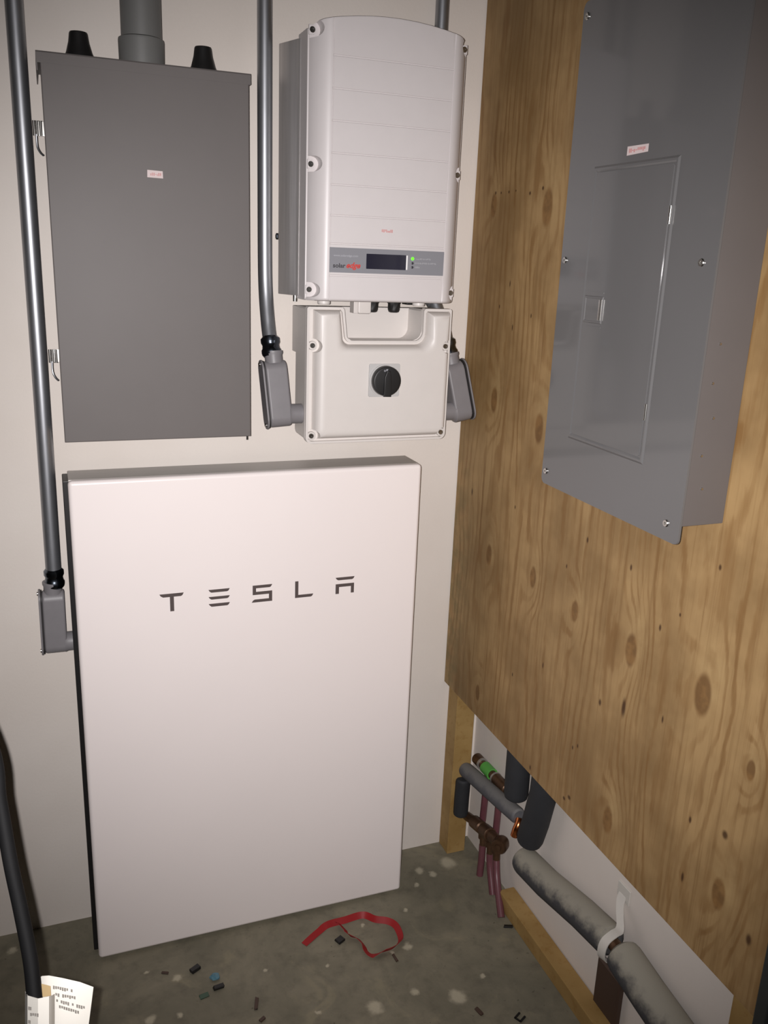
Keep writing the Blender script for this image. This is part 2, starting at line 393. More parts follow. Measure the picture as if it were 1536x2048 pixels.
LET = [[[(.1660, .8969), (.2164, .8969), (.2135, .8915), (.2105, .8897), (.1957, .8897), (.1957, .8570), (.1875, .8570), (.1875, .8897), (.1735, .8897), (.1690, .8925)]],
       [[(.2686, .8968), (.3141, .8968), (.3115, .8920), (.3085, .8904), (.2747, .8904), (.2710, .8930)],
        [(.2686, .8805), (.3141, .8805), (.3115, .8760), (.3085, .8744), (.2747, .8744), (.2710, .8770)],
        [(.2686, .8645), (.3141, .8645), (.3115, .8598), (.3085, .8579), (.2747, .8579), (.2710, .8608)]],
       [[(.3644, .8970), (.4077, .8970), (.4050, .8922), (.4022, .8905), (.3717, .8905), (.3717, .8820), (.4077, .8820), (.4077, .8577), (.3623, .8577), (.3655, .8625), (.3690, .8642), (.4005, .8642), (.4005, .8752), (.3644, .8752)]],
       [[(.4598, .8975), (.4671, .8975), (.4671, .8649), (.5016, .8649), (.4990, .8600), (.4960, .8584), (.4598, .8584)]],
       [[(.5537, .8971), (.5985, .8971), (.5960, .8925), (.5930, .8907), (.5602, .8907), (.5562, .8930)],
        [(.5543, .8813), (.5979, .8813), (.5979, .8580), (.5908, .8580), (.5908, .8742), (.5622, .8742), (.5622, .8580), (.5543, .8580)]]]
for polys in LET:
    bm = new()
    for p in polys: add_prism(bm, p, XZ, YF+0.0005, YF-0.0012)
    t.part('logo_letter', bm, LETTER, 'dark grey raised letter', smooth=False)

# ------------------------------------------------------------------ grey rainproof enclosure, upper left
t = Thing('electrical_enclosure', 'tall matte grey steel enclosure with rain hood and small sticker, above the white battery', 'electrical box', (0.183, -0.075, 1.224))
bm = new(); add_box(bm, 0.004, 0.358, -0.138, 0.0, 1.232, 1.898, 0.002); t.part('box_body', bm, GREY3R)
bm = new(); add_prism(bm, [(0.0, 1.227), (0.3635, 1.227), (0.3635, 1.896), (0.0, 1.896)], XZ, -0.138, -0.150, 0.0025, 3, True)
t.part('door', bm, GREY3R)
bm = new()
prof = [(0.0, 1.914), (-0.149, 1.9115), (-0.1508, 1.909), (-0.1508, 1.8925), (-0.1503, 1.8925), (-0.1503, 1.8970), (0.0, 1.8970)]
a = [bm.verts.new((-0.0062, y, z)) for y, z in prof]; b = [bm.verts.new((0.3665, y, z)) for y, z in prof]
bm.faces.new(a); bm.faces.new(list(reversed(b)))
for i in range(len(prof)): bm.faces.new((a[i], b[i], b[(i+1) % len(prof)], a[(i+1) % len(prof)]))
add_box(bm, -0.0062, -0.004, -0.1512, 0.0, 1.880, 1.8967); add_box(bm, 0.3640, 0.3665, -0.1512, 0.0, 1.893, 1.8967)
t.part('rain_hood', bm, GREY3R)
for x0 in (0.068, 0.289):
    bm = new(); add_turned(bm, (x0, -0.09, 1.912), (0, 0, 1), [(0, .0265), (.005, .0262), (.013, .0225), (.03, .0178), (.044, .0158), (.0465, .0145), (.047, .0)], 28)
    t.part('hub_cap', bm, BLACK, 'black tapered cap on the %s of the top' % ('left' if x0 < 0.2 else 'right'))
for zc in (1.7895, 1.3905):
    bm = new()
    for q in (-.0165, -.0115, -.0055): add_tube(bm, [(q, -.128, zc+.0125), (q, -.128, zc-.0125)], .0026, 12)
    add_box(bm, -.0155, .001, -.1285, -.1265, zc-.012, zc+.012, .0005); la = t.part('latch', bm, CHROME, 'bright steel latch barrel')
    bm = new(); add_tube(bm, smooth_path([(-.0135, -.130, zc-.010), (-.0135, -.130, zc-.026), (-.0122, -.131, zc-.034), (-.0085, -.134, zc-.041), (-.0045, -.138, zc-.045)], 5), .0017, 10)
    t.part('latch_rod', bm, STEEL, None, la)
bm = new(); add_tube(bm, [(.357, -.142, 1.230), (.357, -.142, 1.2185)], .0016, 8); t.part('drain_pin', bm, BLACK)
bm = new(); add_prism(bm, [(.1728, 1.7190), (.2012, 1.7185), (.2008, 1.7310), (.1732, 1.7318)], XZ, -.1500, -.1503); sk = t.part('sticker', bm, STICK, 'white sticker with faint red print')
bm = new(); strokes(bm, .1785, .1985, 1.7222, 1.7275, XZ, -.1503, -.1505, 3, .0014, .0026); t.part('print', bm, PALERED, None, sk)

# ------------------------------------------------------------------ conduits
t = Thing('plastic_conduit', 'thick dark grey plastic conduit rising from the top of the grey enclosure', 'conduit', (0.178, -0.09, 1.912))
bm = new(); add_turned(bm, (.178, -.09, 1.935), (0, 0, 1), [(0, .0365), (.765, .0365)], 32); t.part('pipe', bm, PVC)
bm = new(); add_turned(bm, (.177, -.09, 1.9145), (0, 0, 1), [(0, .0405), (.040, .0412), (.044, .0405), (.046, .037)], 32); t.part('coupling', bm, PVC)

def compression(t, base, axis):
    prof = [(-.004, .0165), (0, .0195), (.004, .0205), (.010, .0205), (.013, .0185), (.020, .0175), (.023, .0185), (.026, .0200), (.034, .0200), (.038, .0165), (.0385, .0162)]
    bm = new(); add_turned(bm, base, axis, prof, 28); return t.part('compression_fitting', bm, DKSTEEL, 'shiny dark compression ring nut')

t = Thing('steel_conduit', 'long straight galvanized steel conduit running down the wall left of the enclosure', 'conduit', (-0.036, -0.06, 0.915))
bm = new(); add_tube(bm, [(-.0355, -.06, 2.70), (-.0355, -.06, 2.0), (-.0365, -.06, 1.4), (-.0385, -.06, .915)], .0157, 28); t.part('pipe', bm, STEEL)
compression(t, (-.0385, -.06, .902), (0, 0, 1))

t = Thing('steel_conduit', 'galvanized steel conduit between enclosure and inverter, bending outward at its lower end', 'conduit', (0.416, -0.055, 1.41))
pm = smooth_path([(.4155, -.053, 2.70), (.4155, -.053, 2.2), (.4155, -.053, 1.75), (.4155, -.054, 1.585), (.4160, -.059, 1.515), (.4165, -.076, 1.455), (.4175, -.092, 1.416)], 8)
bm = new(); add_tube(bm, pm, .0148, 28); t.part('pipe', bm, STEEL)
compression(t, (.4185, -.103, 1.389), (-.02, .38, 1))

t = Thing('steel_conduit', 'steel conduit behind the inverter, seen only above its top right corner', 'conduit', (0.786, -0.06, 1.41))
bm = new(); add_tube(bm, smooth_path([(.8045, -.0185, 2.70), (.8045, -.0185, 2.1), (.806, -.0185, 1.56), (.818, -.030, 1.50), (.830, -.058, 1.45), (.8335, -.078, 1.405)], 6), .0148, 24); t.part('pipe', bm, STEEL)
compression(t, (.836, -.086, 1.385), (-.12, .35, 1))

def stadium(w_, h, n=10):
    r = w_/2; pts = []
    for k in range(n+1): a_ = PI*k/n; pts.append((r*math.cos(a_), h/2-r+r*math.sin(a_)))
    for k in range(n+1): a_ = PI+PI*k/n; pts.append((r*math.cos(a_), -h/2+r+r*math.sin(a_)))
    return pts
def rounded_rect(x0, x1, z0, z1, r, n=5):
    pts = []
    for cx, cz, a0 in ((x1-r, z1-r, 0), (x0+r, z1-r, PI/2), (x0+r, z0+r, PI), (x1-r, z0+r, 3*PI/2)):
        for k in range(n+1): a_ = a0+PI/2*k/n; pts.append((cx+r*math.cos(a_), cz+r*math.sin(a_)))
    return pts
def lb_fitting(label, top, bottom, width, depth, side, stub_len, stub_z, hub_r=.0185, stub_r=.021):
    """elbow conduit body: an upright box with a screwed lid on its outer side and a stub on its inner side"""
    top, bottom = Vector(top), Vector(bottom); ax = (top-bottom); h = ax.length; ax.normalize()
    xa = Vector((1, 0, 0)); xa = (xa - ax*xa.dot(ax)).normalized(); ya = xa.cross(ax)
    if ya.y > 0: ya = -ya
    c = (top+bottom)/2
    P = lambda a, b, d: c + xa*a + ax*b + ya*d     # a across, b up, d towards the room
    t = Thing('conduit_fitting', label, 'conduit fitting', tuple(bottom))
    bm = new()
    pts = stadium(depth, h, 8)
    add_prism(bm, pts, lambda a, b, d: P(d, b, a), -width/2, width/2, 0.005, 3)
    add_turned(bm, P(0, h/2-.006, 0), ax, [(0, hub_r), (.016, hub_r), (.020, hub_r+.002), (.025, hub_r+.002), (.026, hub_r-.002)], 24)
    s0 = P(side*(width/2-.004), stub_z, 0); add_turned(bm, s0, (side, 0, 0), [(0, stub_r+.002), (.006, stub_r), (stub_len, stub_r)], 24)
    t.part('body', bm, FITGREY)
    o = -side
    bm = new(); add_prism(bm, stadium(depth+.001, h+.002, 8), lambda a, b, d: P(d, b, a), o*width/2, o*(width/2+.003)); t.part('gasket', bm, GASKET, 'thin black gasket')
    bm = new(); add_prism(bm, stadium(depth+.003, h+.006, 8), lambda a, b, d: P(d, b, a), o*(width/2+.003), o*(width/2+.007), 0.001); lid = t.part('lid', bm, FITGREY)
    for e in (-1, 1):
        bm = new(); add_turned(bm, P(o*(width/2+.006), e*(h/2-.006), 0), xa*o, [(0, .0045), (.003, .0045), (.004, .003)], 12); t.part('screw', bm, CHROME, None, lid)
    return t
lb_fitting('grey elbow conduit fitting with sloped lid, left of the switch box below the inverter', (.4225, -.105, 1.378), (.4320, -.128, 1.241), .047, .040, 1, .0285, -.044)
lb_fitting('grey elbow conduit fitting right of the switch box, touching the plywood edge', (.840, -.090, 1.372), (.866, -.112, 1.238), .043, .044, -1, .0405, -.042)
lb_fitting('grey elbow conduit fitting at the left side of the white battery', (-.0425, -.060, .893), (-.0440, -.060, .750), .045, .040, 1, .0165, -.049)

# ------------------------------------------------------------------ inverter
t = Thing('solar_inverter', 'white inverter with ribbed curved cover and grey display band, above the switch box', 'inverter', (0.639, -0.09, 1.500))
bm = new()
sec = [(.4475, -.040), (.469, -.100), (.474, -.104), (.804, -.104), (.809, -.040)]
add_prism(bm, sec, lambda a, b, d: (a, b, d), 1.511, 1.992, 0.0015)
for k in range(9):      # cooling fins along the back
    x = .48+k*.038; add_box(bm, x, x+.006, -.040, -.024, 1.53, 1.975) if x < .77 else None
add_box(bm, .55, .72, -.026, 0.0, 1.60, 1.90)
t.part('heat_sink', bm, ALU, 'brushed aluminium side')
XL, XR, ZB, ZT = .4745, .8050, 1.505, 2.008
def prof_y(x):
    f0, fr = -.1515, -.1875
    if x < .514: return f0+(fr-f0)*math.sin(PI/2*max(0, (x-.4775)/.0365))**0.75
    if x < .764: return fr - .0015*(1-((x-.639)/.125)**2)
    return f0+(fr-f0)*math.sin(PI/2*max(0, (.802-x)/.038))**.75
def top_z(x):
    u = (x-.6397)/(.165); return ZT + .021*(1-u*u) - .010*max(0, (abs(u)-.86)/.14)**2
xs = [XL+.003, .480, .4845, .4885, .491, .494, .497, .500, .503, .506, .509, .5115, .514, .5145, .5152, .5159, .5166, .53, .56, .59, .62, .65, .68, .71, .74, .757, .7617, .7624, .7631, .764, .7665, .769, .772, .775, .778, .781, .784, .787, .7895, .7915, .795, .800, XR-.003]
GZ = [1.953, 1.8965, 1.8405, 1.7833, 1.726, 1.6695, 1.6165, 1.5555]
rows = [('z', ZB, .006), ('z', ZB+.0025, .0015), ('z', ZB+.006, 0)]
for g in sorted(GZ):
    for dz in (-.0018, -.0009, .0009, .0018): rows.append(('z', g+dz, 'g' if abs(dz) < .001 else 0))
for zz in (1.98,): rows.append(('z', zz, 0))
rows.append(('t', -.004, 0)); rows.append(('t', -.0012, .0006)); rows.append(('t', 0, .003))
bm = new(); grid = []
for kind, val, off in rows:
    r = []
    for x in xs:
        y = prof_y(x); zz = val if kind == 'z' else top_z(x)+val
        if off == 'g': y += .0014 if .5159 <= x <= .7624 else 0
        else: y += off
        if abs(x-.5159) < 1e-6 or abs(x-.7624) < 1e-6 or abs(x-.5152) < 1e-6 or abs(x-.7631) < 1e-6:
            if off in (0, 'g'): y += .0012
        r.append((x, y, zz))
    zend = r[0][2]; ye = r[0][1]
    r = [(XL, -.088, zend), (XL, ye+.003, zend), (XL+.0008, ye+.0009, zend)] + r + [(XR-.0008, ye+.0009, r[-1][2]), (XR, ye+.003, r[-1][2]), (XR, -.088, r[-1][2])]
    grid.append([bm.verts.new(p) for p in r])
for A, B in zip(grid[:-1], grid[1:]):
    for k in range(len(A)-1): bm.faces.new((A[k], A[k+1], B[k+1], B[k]))
for G, sgn in ((grid[0], 1), (grid[-1], -1)):
    bk = [bm.verts.new((v.co.x, -.088, v.co.z)) for v in G[1:-1]]; bk = [G[0]] + bk + [G[-1]]
    for k in range(len(G)-1):
        q = [G[k], bk[k], bk[k+1], G[k+1]]; q = list(dict.fromkeys(q))
        if len(q) > 2: bm.faces.new(q)
bmesh.ops.edgeloop_fill(bm, edges=[e for e in bm.edges if len(e.link_faces) == 1])
def d_shape(x, zz, s, r, x_out):
    return [(x_out, zz-r), (x, zz-r)] + [(x+s*r*math.sin(a_), zz-r*math.cos(a_)) for a_ in [PI*k/10 for k in range(1, 10)]] + [(x, zz+r), (x_out, zz+r)]
def cut(bm, cutters):
    """sink pockets into a closed shell"""
    bmesh.ops.recalc_face_normals(bm, faces=bm.faces)
    me = bpy.data.meshes.new('tmp'); bm.to_mesh(me); bm.free(); a = bpy.data.objects.new('tmp', me); COL.objects.link(a); tmp = [a]
    for c in cutters:
        bmesh.ops.recalc_face_normals(c, faces=c.faces); mc = bpy.data.meshes.new('tmp'); c.to_mesh(mc); c.free()
        b = bpy.data.objects.new('tmp', mc); COL.objects.link(b); tmp.append(b)
        md = a.modifiers.new('cut', 'BOOLEAN'); md.operation = 'DIFFERENCE'; md.solver = 'EXACT'; md.object = b
    bpy.context.view_layer.update()
    res = bpy.data.meshes.new_from_object(a.evaluated_get(bpy.context.evaluated_depsgraph_get()))
    out = new(); out.from_mesh(res); bpy.data.meshes.remove(res)
    for o in tmp:
        m_ = o.data; bpy.data.objects.remove(o); bpy.data.meshes.remove(m_)
    return out
POCKETS = [(.4825, zz, 1) for zz in (1.998, 1.763, 1.526)] + [(.7985, zz, -1) for zz in (1.998, 1.763, 1.526)]
bm = cut(bm, [add_prism(new(), d_shape(x+s_*.0015, zz, s_, .0145, x-s_*.02), XZ, -.1525, -.21) for x, zz, s_ in POCKETS])
cov = t.part('front_cover', bm, INVW, angle=40)
def screw(t, x, y, z, r=.0052, boss=None, parent=None, axis=(0, -1, 0), mat=CHROME):
    a = Vector(axis); p = Vector((x, y, z))
    bm = new(); add_turned(bm, p - a*.001, axis, [(0, r), (.0025, r), (.0036, r*.85), (.0036, r*.38), (.0020, r*.32), (.0020, 0)], 16)
    return t.part('screw', bm, mat, None, parent)
for x, zz, s_ in POCKETS:
    bm = new(); add_prism(bm, d_shape(x, zz, s_, .0086, x-s_*.0062), XZ, -.150, -.1545, .0006); bo = t.part('screw_boss', bm, INVW, None, cov); screw(t, x+s_*.0005, -.1542, zz, .0056, parent=bo)
yb = -.1890
bm = new(); add_prism(bm, rounded_rect(.5145, .7620, 1.5615, 1.6095, .001), XZ, -.1870, -.1895); band = t.part('display_band', bm, BANDM, 'grey display band')
yb = -.1895
bm = new(); add_prism(bm, rounded_rect(.5915, .6775, 1.5705, 1.5998, .001), XZ, yb+.0005, yb-.0006); t.part('display_screen', bm, LCD, 'dark glass display', band)
bm = new(); add_prism(bm, [(.6775, -.1893), (.6805, -.1893), (.6805, -.1912), (.6778, -.1902)], lambda a, b, d: (a, b, d), 1.5712, 1.5992); t.part('bezel_glint', bm, PLATE, 'pale flash-glint bevel at the right end of the display', band, smooth=False)  # pale facet added and turned to the lens to give the flash glint
for zz, m_, r_ in ((1.5935, GREEN, .0032), (1.5845, DKLED, .0026), (1.5765, DKLED, .0026)):
    bm = new(); add_turned(bm, (.6918, yb+.0003, zz), (0, -1, 0), [(0, r_), (.0011, r_), (.0015, r_*.6), (.0016, 0)], 16)
    t.part('indicator_light', bm, m_, 'lit green indicator' if m_ is GREEN else 'dark unlit indicator', band)
bm = text_fit('www.solaredge.com', .5225, .5735, 1.5925, .0058, yb-.0001); t.part('lettering', bm, LTTEXT, 'small pale web address', band, smooth=False)
bm = text_fit('solar', .5215, .5478, 1.5712, .0118, yb-.0001, bold=.0003); t.part('lettering', bm, DKTEXT, 'dark lettering', band, smooth=False)
bm = text_fit('edge', .5495, .5795, 1.5712, .0150, yb-.0001, shear=.35, bold=.0005)
for v in list(bm.verts): pass
t.part('lettering', bm, REDT, 'bold slanted red lettering', band, smooth=False)
bm = new()
strokes(bm, .6985, .7325, 1.5917, 1.5949, XZ, yb+.0002, yb-.0002, 11, .0012, .0022); strokes(bm, .6985, .7450, 1.5832, 1.5864, XZ, yb+.0002, yb-.0002, 12, .0012, .0022)
strokes(bm, .6985, .7085, 1.5750, 1.5784, XZ, yb+.0002, yb-.0002, 13, .0012, .0022)
t.part('lettering', bm, MIDTEXT, 'faint caption lines beside the indicators', band, smooth=False)
bm = new(); strokes(bm, .6225, .6460, 1.6420, 1.6478, XZ, -.1885, -.1894, 5, .0016, .003); t.part('print', bm, PALERED, 'small faint red print', cov, smooth=False)
bm = new(); add_turned(bm, (.455, -.030, 1.628), (-1, 0, 0), [(0, .0045), (.004, .0045), (.004, .0065), (.010, .0065), (.0105, .005)], 6); t.part('side_bolt', bm, DKSTEEL)
bm = new(); add_turned(bm, (.471, -.090, 1.513), (0, 0, -1), [(0, .0045), (.014, .0045), (.0145, .0035)], 12); t.part('foot_bolt', bm, CHROME)
for x in (.522, .735):
    bm = new(); add_turned(bm, (x, -.130, 1.506), (0, 0, -1), [(0, .0135), (.008, .0135), (.010, .012)], 24); t.part('foot', bm, INVB)
bm = new(); add_box(bm, .594, .604, -.112, -.085, 1.4775, 1.506, .001); add_box(bm, .604, .634, -.112, -.085, 1.4765, 1.506, .004); t.part('cable_gland', bm, INVB, 'white cable connector')
for x in (.640, .6905):
    bm = new(); add_turned(bm, (x, -.098, 1.506), (0, 0, -1), [(0, .0150), (.007, .0150), (.007, .0135), (.020, .0135), (.025, .0115), (.0265, .008)], 10); t.part('cable_gland', bm, BLACK, 'black cable gland')
bm = new(); add_box(bm, .716, .736, -.11, -.08, 1.497, 1.506, .001); t.part('cable_gland', bm, BLACK, 'black blanking plug')

# ------------------------------------------------------------------ switch box under the inverter
t = Thing('switch_box', 'white switch box with round black rotary knob, directly under the inverter', 'electrical box', (0.641, -0.09, 1.205))
def notch_outline(i, n=6):
    """outer outline with the U cut-out; i = inset"""
    x0, x1, z0, z1 = .4785+i, .8030-i, 1.2075+i, 1.4925-i
    r = max(.014-i, .004); pts = []
    for cx, cz, a0 in ((x0+r, z0+r, PI), (x1-r, z0+r, 3*PI/2)):
        for k in range(n+1): a_ = a0+PI/2*k/n; pts.append((cx+r*math.cos(a_), cz+r*math.sin(a_)))
    pts += [(x1-.004, z1-.001) if i < .004 else (x1, z1)]
    pts = pts[:-1] + [(x1, z1-.003), (x1-.003, z1)]
    nl, nr, nz = .5590-i, .7370+i, 1.4245-i
    pts += [(nr+.004, z1), (nr, z1-.004)]
    rr = .020+i
    for k in range(n+1): a_ = -PI/2*k/n; pts.append((nr-rr+rr*math.cos(a_), nz+rr+rr*math.sin(a_)))
    rr = .012+i
    for k in range(n+1): a_ = -PI/2-PI/2*k/n; pts.append((nl+.006+rr+rr*math.cos(a_), nz+rr+rr*math.sin(a_)))
    pts += [(nl, z1-.005), (nl-.004, z1), (x0+.003, z1), (x0, z1-.003)]
    return pts
bm = new(); add_prism(bm, notch_outline(.003), XZ, -.060, -.146, .002)
add_box(bm, .490, .795, -.088, -.030, 1.245, 1.393, .002); add_box(bm, .4815, .800, -.062, -.030, 1.390, 1.488, .002)
add_box(bm, .53, .75, -.031, 0.0, 1.26, 1.47)
t.part('back_box', bm, INVB)
bm = new(); add_prism(bm, notch_outline(0.0), XZ, -.140, -.150, .0015, 2, True)
# raised lip that follows the outline
oo, ii = notch_outline(.0004), notch_outline(.0052)
va = [bm.verts.new((a, -.1495, b)) for a, b in oo]; vb = [bm.verts.new((a, -.1580, b)) for a, b in oo]
vc = [bm.verts.new((a, -.1580, b)) for a, b in ii]; vd = [bm.verts.new((a, -.1495, b)) for a, b in ii]
n = len(oo)
for i in range(n):
    j = (i+1) % n
    for p, q in ((va, vb), (vb, vc), (vc, vd)): bm.faces.new((p[i], p[j], q[j], q[i]))
# raised middle
def raised(i, n=6):
    x0, x1, z0, z1 = .4930+i*1.25, .7985-i*.8, 1.2170+i, 1.4865-i; pts = []
    r = .012
    for cx, cz, a0 in ((x0+r, z0+r, PI), (x1-r, z0+r, 3*PI/2)):
        for k in range(n+1): a_ = a0+PI/2*k/n; pts.append((cx+r*math.cos(a_), cz+r*math.sin(a_)))
    nl, nr, nz = .5590-.008-i, .7370+.008+i, 1.4245-.008-i
    pts += [(x1, z1), (nr, z1)]
    rr = .024
    for k in range(n+1): a_ = -PI/2*k/n; pts.append((nr-rr+rr*math.cos(a_), nz+rr+rr*math.sin(a_)))
    rr = .016
    for k in range(n+1): a_ = -PI/2-PI/2*k/n; pts.append((nl+.006+rr+rr*math.cos(a_), nz+rr+rr*math.sin(a_)))
    pts += [(nl, z1), (x0, z1)]
    return pts
loops = []
for d, dy in ((0, 0), (.002, .009), (.0045, .017), (.0075, .0215), (.011, .0245), (.0155, .0258), (.02, .026)):
    loops.append([bm.verts.new((a, -.1495-dy, b)) for a, b in raised(d)])
for A, B in zip(loops[:-1], loops[1:]):
    for i in range(len(A)): j = (i+1) % len(A); bm.faces.new((A[i], A[j], B[j], B[i]))
bm.faces.new(loops[-1])
lid_ = new(); fl_ = [[lid_.verts.new(v.co) for v in L_] for L_ in loops]
for A, B in zip(fl_[:-1], fl_[1:]):
    for i in range(len(A)): j = (i+1) % len(A); lid_.faces.new((A[i], A[j], B[j], B[i]))
lid_.faces.new(fl_[-1]); lid_.faces.new(list(reversed(fl_[0])))
bmesh.ops.delete(bm, geom=[v for L_ in loops for v in L_], context='VERTS')
SWP = ((.4915, 1.414, 1), (.4915, 1.2245, 1), (.7925, 1.413, -1), (.7925, 1.2230, -1))
lid_ = cut(lid_, [add_prism(new(), d_shape(x+s_*.002, zz, s_, .0140, x-s_*.03), XZ, -.1492, -.21) for x, zz, s_ in SWP])
mt_ = bpy.data.meshes.new('tmp'); lid_.to_mesh(mt_); lid_.free(); bm.from_mesh(mt_); bpy.data.meshes.remove(mt_)
cov = t.part('front_cover', bm, INVB, angle=40)
for x, zz, s_ in SWP:
    bm = new(); add_turned(bm, (x, -.148, zz), (0, -1, 0), [(0, .0095), (.0085, .0092), (.0095, .0086), (.0095, .0062), (.0070, .0060), (.0070, 0)], 24); bo = t.part('screw_boss', bm, INVB, None, cov)
    screw(t, x, -.1555, zz, .0052, parent=bo)
bm = new(); add_prism(bm, rounded_rect(.6095, .6795, 1.3085, 1.3785, .004), XZ, -.1745, -.1780, .001, 2, True); pl = t.part('switch_plate', bm, PLATE, 'pale grey square plate')
bm = new(); add_turned(bm, (.6450, -.1775, 1.343), (0, -1, 0), [(0, .0345), (.0035, .0345), (.0035, .0325), (.0065, .0320)], 40); t.part('plate_ring', bm, PLATE, None, pl)
bm = new(); add_turned(bm, (.6450, -.1830, 1.3435), (0, -1, 0), [(0, .0318), (.010, .0316), (.0125, .0300), (.0135, .0270), (.0140, .0)], 40); kn = t.part('knob', bm, BLACK, 'round black knob')
bm = new(); add_prism(bm, [(.6355, 1.312), (.6525, 1.3115), (.6520, 1.352), (.6490, 1.366), (.6410, 1.366), (.6360, 1.352)], XZ, -.196, -.203, .0022); t.part('lever', bm, BLACK, None, kn)
bm = text_fit('off', .6355, .6450, 1.3645, .0078, -.2032); bm.transform(Matrix.Translation((0, .0058, 0))); t.part('lettering', bm, LTTEXT, 'white lettering on the knob', kn, smooth=False)

# ------------------------------------------------------------------ plywood backboard and breaker panel
XP = 0.9157
single('plywood_board', add_box(new(), XP, XP+.0155, -1.134, -.003, .511, 2.66, .0008, 1), PLY, 'large knotty plywood backboard on the right wall', 'board', (0, 0, 0), smooth=False)

t = Thing('breaker_panel', 'grey steel breaker panel with narrow flush door, mounted on the plywood', 'breaker panel', (0.873, -0.73, 1.203))
XC = 0.8310
bm = new(); add_box(bm, XC+.0015, XP, -.9185, -.545, 1.2285, 1.985, .0015); 
t.part('box_body', bm, PANELBOX, 'side of the steel box')
bm = new(); add_prism(bm, rounded_rect(-.9255, -.5345, 1.2015, 2.0015, .009), YZ, XC+.0030, XC-.0005, .0012, 2, True); t.part('cover', bm, PANEL)
bm = new()
# raised frame round the door opening
def frame_ring(bm, y0, y1, z0, z1, w_, xa, xb):
    o = [(y0, z0), (y1, z0), (y1, z1), (y0, z1)]; i_ = [(y0+w_, z0+w_), (y1-w_, z0+w_), (y1-w_, z1-w_), (y0+w_, z1-w_)]
    s = w_*.35
    o2 = [(y0+s, z0+s), (y1-s, z0+s), (y1-s, z1-s), (y0+s, z1-s)]; i2 = [(y0+w_-s, z0+w_-s), (y1-w_+s, z0+w_-s), (y1-w_+s, z1-w_+s), (y0+w_-s, z1-w_+s)]
    L = [[bm.verts.new((x, a, b)) for a, b in p] for p, x in ((o, xa), (o2, xb), (i2, xb), (i_, xa))]
    for A, B in zip(L[:-1], L[1:]):
        for k in range(4): j = (k+1) % 4; bm.faces.new((A[k], A[j], B[j], B[k]))
frame_ring(bm, -.8245, -.6100, 1.3005, 1.7480, .0105, XC-.0002, XC-.0026)
t.part('door_frame', bm, PANEL, smooth=False)
bm = new(); add_prism(bm, rounded_rect(-.8130, -.6215, 1.3120, 1.7365, .002), YZ, XC+.001, XC-.0024, .0018, 3, True); door = t.part('door', bm, PANEL)
bm = new(); frame_ring(bm, -.6770, -.6235, 1.5020, 1.5460, .005, XC-.0024, XC-.0040); add_prism(bm, [(-.671, 1.506), (-.6285, 1.506), (-.6285, 1.542), (-.671, 1.542)], YZ, XC-.0024, XC-.0030)
for zz in (1.4965, 1.5515): add_prism(bm, [(-.676, zz-.001), (-.632, zz-.001), (-.632, zz+.001), (-.676, zz+.001)], YZ, XC-.0022, XC-.0034)
lt = t.part('latch', bm, PANEL, None, door, smooth=False)
bm = new(); add_prism(bm, [(-.6760, 1.508), (-.6685, 1.508), (-.6685, 1.541), (-.6760, 1.541)], YZ, XC-.0030, XC-.0062, .001); bm.transform(Matrix.Identity(4)); t.part('latch_pull', bm, CHROME, 'bright latch edge', door)
for z0, z1 in ((1.655, 1.680), (1.370, 1.395)):
    bm = new(); add_tube(bm, [(XC-.0030, -.8185, z0), (XC-.0030, -.8185, z1)], .0026, 12); t.part('hinge', bm, CHROME, 'small bright hinge pin')
for yy, zz in ((-.5475, 1.979), (-.5475, 1.601), (-.8960, 1.603), (-.5485, 1.2255), (-.8950, 1.2280)):
    screw(t, XC-.0005, yy, zz, .0058, axis=(-1, 0, 0))
bm = new(); add_prism(bm, [(-.7465, 1.7585), (-.6950, 1.7570), (-.6950, 1.7700), (-.7465, 1.7695)], YZ, XC-.0004, XC-.0009); sk = t.part('sticker', bm, STICK, 'white sticker with faint red print', smooth=False)
bm = new(); strokes(bm, -.7400, -.7000, 1.7605, 1.7665, YZ, XC-.0008, XC-.0011, 8, .0025, .0045); t.part('print', bm, PALERED, None, sk, smooth=False)
for zz in (1.495, 1.44, 1.39, 1.335, 1.285):
    bm = new(); add_turned(bm, (.866+random.uniform(-.01, .01), -.9185, zz), (0, -1, 0), [(0, .0022), (.0012, .0018), (.0014, 0)], 10); t.part('rivet', bm, CHROME)

# ------------------------------------------------------------------ timber
single('wood_stud', add_box(new(), .932, .986, -.056, -.001, 0.0, 2.4, .002), LUM, 'upright wooden stud in the corner behind the plywood edge', 'lumber', (.96, -.03, 0))
single('wood_stud', add_box(new(), .932, WX-.001, -1.128, -1.078, 0.40, 2.4, .002), LUM, 'wooden stud behind the near end of the plywood, at lower right', 'lumber', (.97, -1.1, .4))
single('wood_plank', add_box(new(), .9755, WX-.002, -1.5, -.275, 0.0, .043, .003), LUM, 'wooden plank lying on the floor against the right wall', 'lumber', (1.0, -.9, 0))

